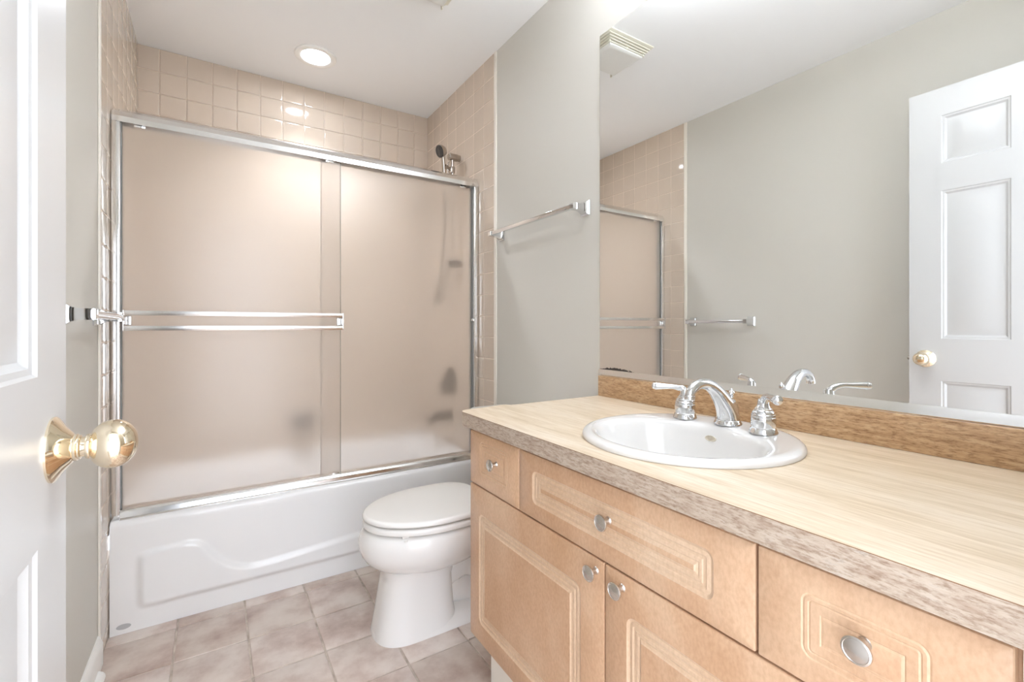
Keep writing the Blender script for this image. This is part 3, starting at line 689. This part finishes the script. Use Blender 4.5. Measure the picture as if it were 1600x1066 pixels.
MB().tube(smoothpath([(1.372, SY, ZD + 0.062), (1.388, SY, ZD + 0.054), (1.402, SY, ZD + 0.048), (1.411, SY, ZD + 0.040), (1.412, SY, ZD + 0.028), (1.404, SY, ZD + 0.018)], 5), [0.012] * 10 + [0.0105] * 16, 20).build('rear_shoulder', M['chrome'], fz)
MB().lathe([(0.003, 0), (0.003, 0.012), (0.0055, 0.0135), (0.0055, 0.0155), (0.0035, 0.017), (0.0065, 0.021), (0.0072, 0.025), (0.006, 0.029), (0.003, 0.0315), (0.0022, 0.0345), (0.0003, 0.036)], (1.401, SY, ZD + 0.050), (0, 0, 1), 24).build('lift_rod', M['chrome'], fz)

def handle(hy, tip, label):
    hx = 1.362
    h = MB().lathe([(0.0241, 0.0132), (0.0255, 0.0220), (0.0260, 0.0297), (0.0252, 0.0358), (0.0241, 0.0369), (0.0252, 0.0385), (0.0244, 0.0424), (0.0230, 0.0435), (0.0232, 0.0457), (0.0207, 0.0501), (0.0179, 0.0523), (0.0179, 0.0545), (0.0140, 0.0589), (0.0121, 0.0644), (0.0118, 0.0704), (0.0101, 0.0759), (0.0011, 0.0786)], (hx, hy, ZD), (0, 0, 1), 48).build('handle', M['chrome'], fz); h['label'] = label
    MB().lathe([(0.0297, 0.0000), (0.0297, 0.0033), (0.0280, 0.0060), (0.0269, 0.0099), (0.0252, 0.0127), (0.0241, 0.0138)], (hx, hy, ZD), (0, 0, 1), 48).build('base_ring', M['chrome'], h)
    a = Vector((hx, hy, ZD + 0.066)); t = Vector(tip); d = t - a; dn = Vector((d.x, d.y, 0)).normalized(); Lh = math.hypot(d.x, d.y)
    f = lambda s_, z: tuple(a + dn * s_ * Lh + Vector((0, 0, z)))
    dz = t.z - a.z
    arm = smoothpath([f(0, 0), f(0.08, 0.010), f(0.2, dz * 0.8), f(0.36, dz), f(0.55, dz), f(0.78, dz), f(0.92, dz)], 5)
    rr = smoothpath([(0.0098,), (0.0092,), (0.0078,), (0.0066,), (0.0072,), (0.0090,), (0.0098,)], 5)
    lv = MB().tube(arm, [r[0] for r in rr], 24).build('lever', M['chrome'], h, angle=60)
    MB().lathe([(0.0085, -0.002), (0.0105, 0.0), (0.0105, 0.003), (0.0085, 0.0045), (0.0090, 0.006), (0.0080, 0.010), (0.004, 0.0125), (0.0005, 0.013)], f(0.91, dz), dn, 28).build('lever_tip', M['chrome'], h)
handle(0.775, (1.316, 0.838, ZD + 0.080), 'chrome lever handle left of the spout, turned toward the tub')
handle(0.569, (1.297, 0.502, ZD + 0.087), 'chrome lever handle right of the spout, turned toward the doorway')

# ------------------------------------------------------------------ mirror
mi = thing('wall_mirror', (W - 0.006, 1.2585, 0.952), 'large frameless wall mirror above the backsplash with a metal bottom channel', 'mirror')
mb = MB(); mb.box(W - 0.006, W - 0.0005, YF + 0.004, 1.2585, 0.936, 2.181)
mb.mi = 1
for f in mb.bm.faces:
    if abs(f.calc_center_median().x - (W - 0.006)) > 1e-4: f.material_index = 1
mb.build('glass', [M['mirror'], M['mirror_edge']], mi, smooth=False)
mb = MB(); mb.prism_y([(W - 0.0005, 0.9318), (W - 0.011, 0.9318), (W - 0.0115, 0.934), (W - 0.0085, 0.9505), (W - 0.0072, 0.9535), (W - 0.0062, 0.9535), (W - 0.0062, 0.9355), (W - 0.0005, 0.9355)], YF + 0.004, 1.262)
mb.build('bottom_channel', M['alum'], mi, angle=20)

# ------------------------------------------------------------------ towel bars
def towel_bar(xw, sgn, y0, y1, z, label, r_bar, flare):
    t = thing('towel_bar', (xw, (y0 + y1) / 2, z), label, 'towel bar', 'chrome wall towel bars')
    P = 0.062
    for y in (y0, y1):
        def sq(h, hy, hz):
            return [Vector((xw + sgn * h, y + a * hy, z + b * (hz if h < 0.012 else hz * flare))) for a, b in ((-1, -1), (-0.55, -1.0), (0.55, -1.0), (1, -1), (1, -0.55), (1, 0.55), (1, 1), (0.55, 1), (-0.55, 1), (-1, 1), (-1, 0.55), (-1, -0.55))]
        mb = MB(); mb.loft([sq(0.0005, 0.025, 0.028), sq(0.003, 0.025, 0.028), sq(0.006, 0.0225, 0.0255), sq(0.0085, 0.0195, 0.023), sq(0.014, 0.0165, 0.020), sq(0.022, 0.0145, 0.0155), sq(0.032, 0.0135, 0.0125), sq(0.045, 0.0135, 0.0115), sq(0.068, 0.0135, 0.0115), sq(0.0725, 0.0115, 0.0095)])
        mb.build('post', M['chrome'], t, angle=25)
    b = MB()
    if r_bar == 'square': b.box(xw + sgn * P - 0.0085, xw + sgn * P + 0.0085, y0 + 0.010, y1 - 0.010, z - 0.0085, z + 0.0085, 0.0015)
    else: b.tube([(xw + sgn * P, y0 + 0.010, z), (xw + sgn * P, y1 - 0.010, z)], 0.0105, 24)
    b.build('bar', M['chrome'], t, angle=30)
towel_bar(W, -1, 1.343, 1.960, 1.564, 'long chrome towel bar on the grey wall between mirror and shower', 'square', 1)
towel_bar(0.0, 1, 1.560, 1.958, 1.141, 'short chrome towel bar beside the open door, on the opposite wall', 'round', 1.25)

# ------------------------------------------------------------------ ceiling fittings
LX, LY = 0.760, 2.553
rl = thing('recessed_light', (LX, LY, H), 'round recessed ceiling light with white trim above the bath, switched on', 'ceiling light')
MB().lathe([(0.101, -0.0005), (0.101, 0.006), (0.098, 0.010), (0.086, 0.012), (0.070, 0.008), (0.066, 0.0005)], (LX, LY, H), (0, 0, -1), 64, False, False).build('trim_ring', M['trim_paint'], rl)
ln = MB().lathe([(0.0665, 0.001), (0.060, 0.0035), (0.001, 0.0055)], (LX, LY, H), (0, 0, -1), 48).build('lens', M['lens_lit'], rl); ln['label'] = 'glowing white lens'
sl = bpy.data.lights.new('spot_light', 'AREA'); sl.shape = 'DISK'; sl.size = 0.12; sl.energy = SPOT_WATT; sl.color = LAMP; sl.spread = math.radians(105)
so_l = bpy.data.objects.new('spot_light', sl); COL.objects.link(so_l); so_l.parent = ln; so_l.location = Vector((LX, LY, H - 0.010)) - world_off(ln)

fn = thing('exhaust_fan', (1.015, 1.695, H), 'ivory louvred ceiling exhaust fan with white lens, seen in the mirror', 'exhaust fan')
fx0, fx1, fy0, fy1 = 0.87, 1.172, 1.556, 1.835
mb = MB()
def fan_ring(ins, z): return [Vector((x, y, z)) for x, y in ((fx0 + ins, fy0 + ins), (fx1 - ins, fy0 + ins), (fx1 - ins, fy1 - ins), (fx0 + ins, fy1 - ins))]
mb.box(fx0, fx1, fy0, fy1, H - 0.006, H - 0.0003, 0.002)
nl = 5
for k in range(1, nl):
    z = H - 0.006 - k * 0.0085; i0 = 0.006 + k * 0.0072
    rings = [fan_ring(i0, z + 0.0028), fan_ring(i0, z - 0.0014), fan_ring(i0 + 0.012, z - 0.0014), fan_ring(i0 + 0.012, z + 0.0028), fan_ring(i0, z + 0.0028)]
    mb.loft(rings, True, False, False)
for sx in (fx0 + 0.035, (fx0 + fx1) / 2, fx1 - 0.035):
    for y0_, y1_ in ((fy0 + 0.012, fy0 + 0.045), (fy1 - 0.045, fy1 - 0.012)): mb.box(sx - 0.002, sx + 0.002, y0_ + 0.022, y1_ - 0.004 + 0.004, H - 0.044, H - 0.004)
mb.build('grille', M['ivory'], fn, angle=25)
MB().box(fx0 + 0.048, fx1 - 0.048, fy0 + 0.048, fy1 - 0.048, H - 0.0420, H - 0.004).build('core', M['dark_void'], fn, smooth=False)
mb = MB(); mb.loft([fan_ring(0.040, H - 0.0425), fan_ring(0.041, H - 0.049), fan_ring(0.050, H - 0.054), fan_ring(0.060, H - 0.055)]); mb.build('lens', M['fan_lens'], fn)['label'] = 'white square lens'

# vanity light above the mirror (outside the frame, lights the room): unseen bells, opened upward to brighten the ceiling
lt = thing('vanity_light', (W, 0.645, 2.29), 'unseen chrome bar light above the mirror, four glass shades turned up to brighten the ceiling', 'wall light')
mb = MB(); mb.box(W - 0.03, W - 0.0005, 0.26, 1.03, 2.225, 2.285, 0.006); mb.build('back_plate', M['chrome'], lt)
for y in (0.36, 0.55, 0.74, 0.93):
    MB().tube([(W - 0.028, y, 2.255), (W - 0.09, y, 2.255), (W - 0.12, y, 2.262), (W - 0.12, y, 2.275)], 0.008, 14).build('arm', M['chrome'], lt)
    sd_ = MB().lathe([(0.022, 0), (0.030, 0.004), (0.040, 0.03), (0.046, 0.06), (0.056, 0.09), (0.054, 0.09), (0.044, 0.06), (0.038, 0.03), (0.028, 0.007), (0.001, 0.006)], (W - 0.12, y, 2.272), (0, 0, 1), 32).build('shade', M['shade'], lt)
    ld = bpy.data.lights.new('bulb_light', 'AREA'); ld.shape = 'DISK'; ld.size = 0.085; ld.energy = BULB_WATT; ld.color = LAMP
    lo = bpy.data.objects.new('bulb_light', ld); COL.objects.link(lo); lo.parent = sd_; lo.rotation_euler = (math.pi, 0, 0)
    lo.location = Vector((W - 0.12, y, 2.358)) - world_off(sd_)
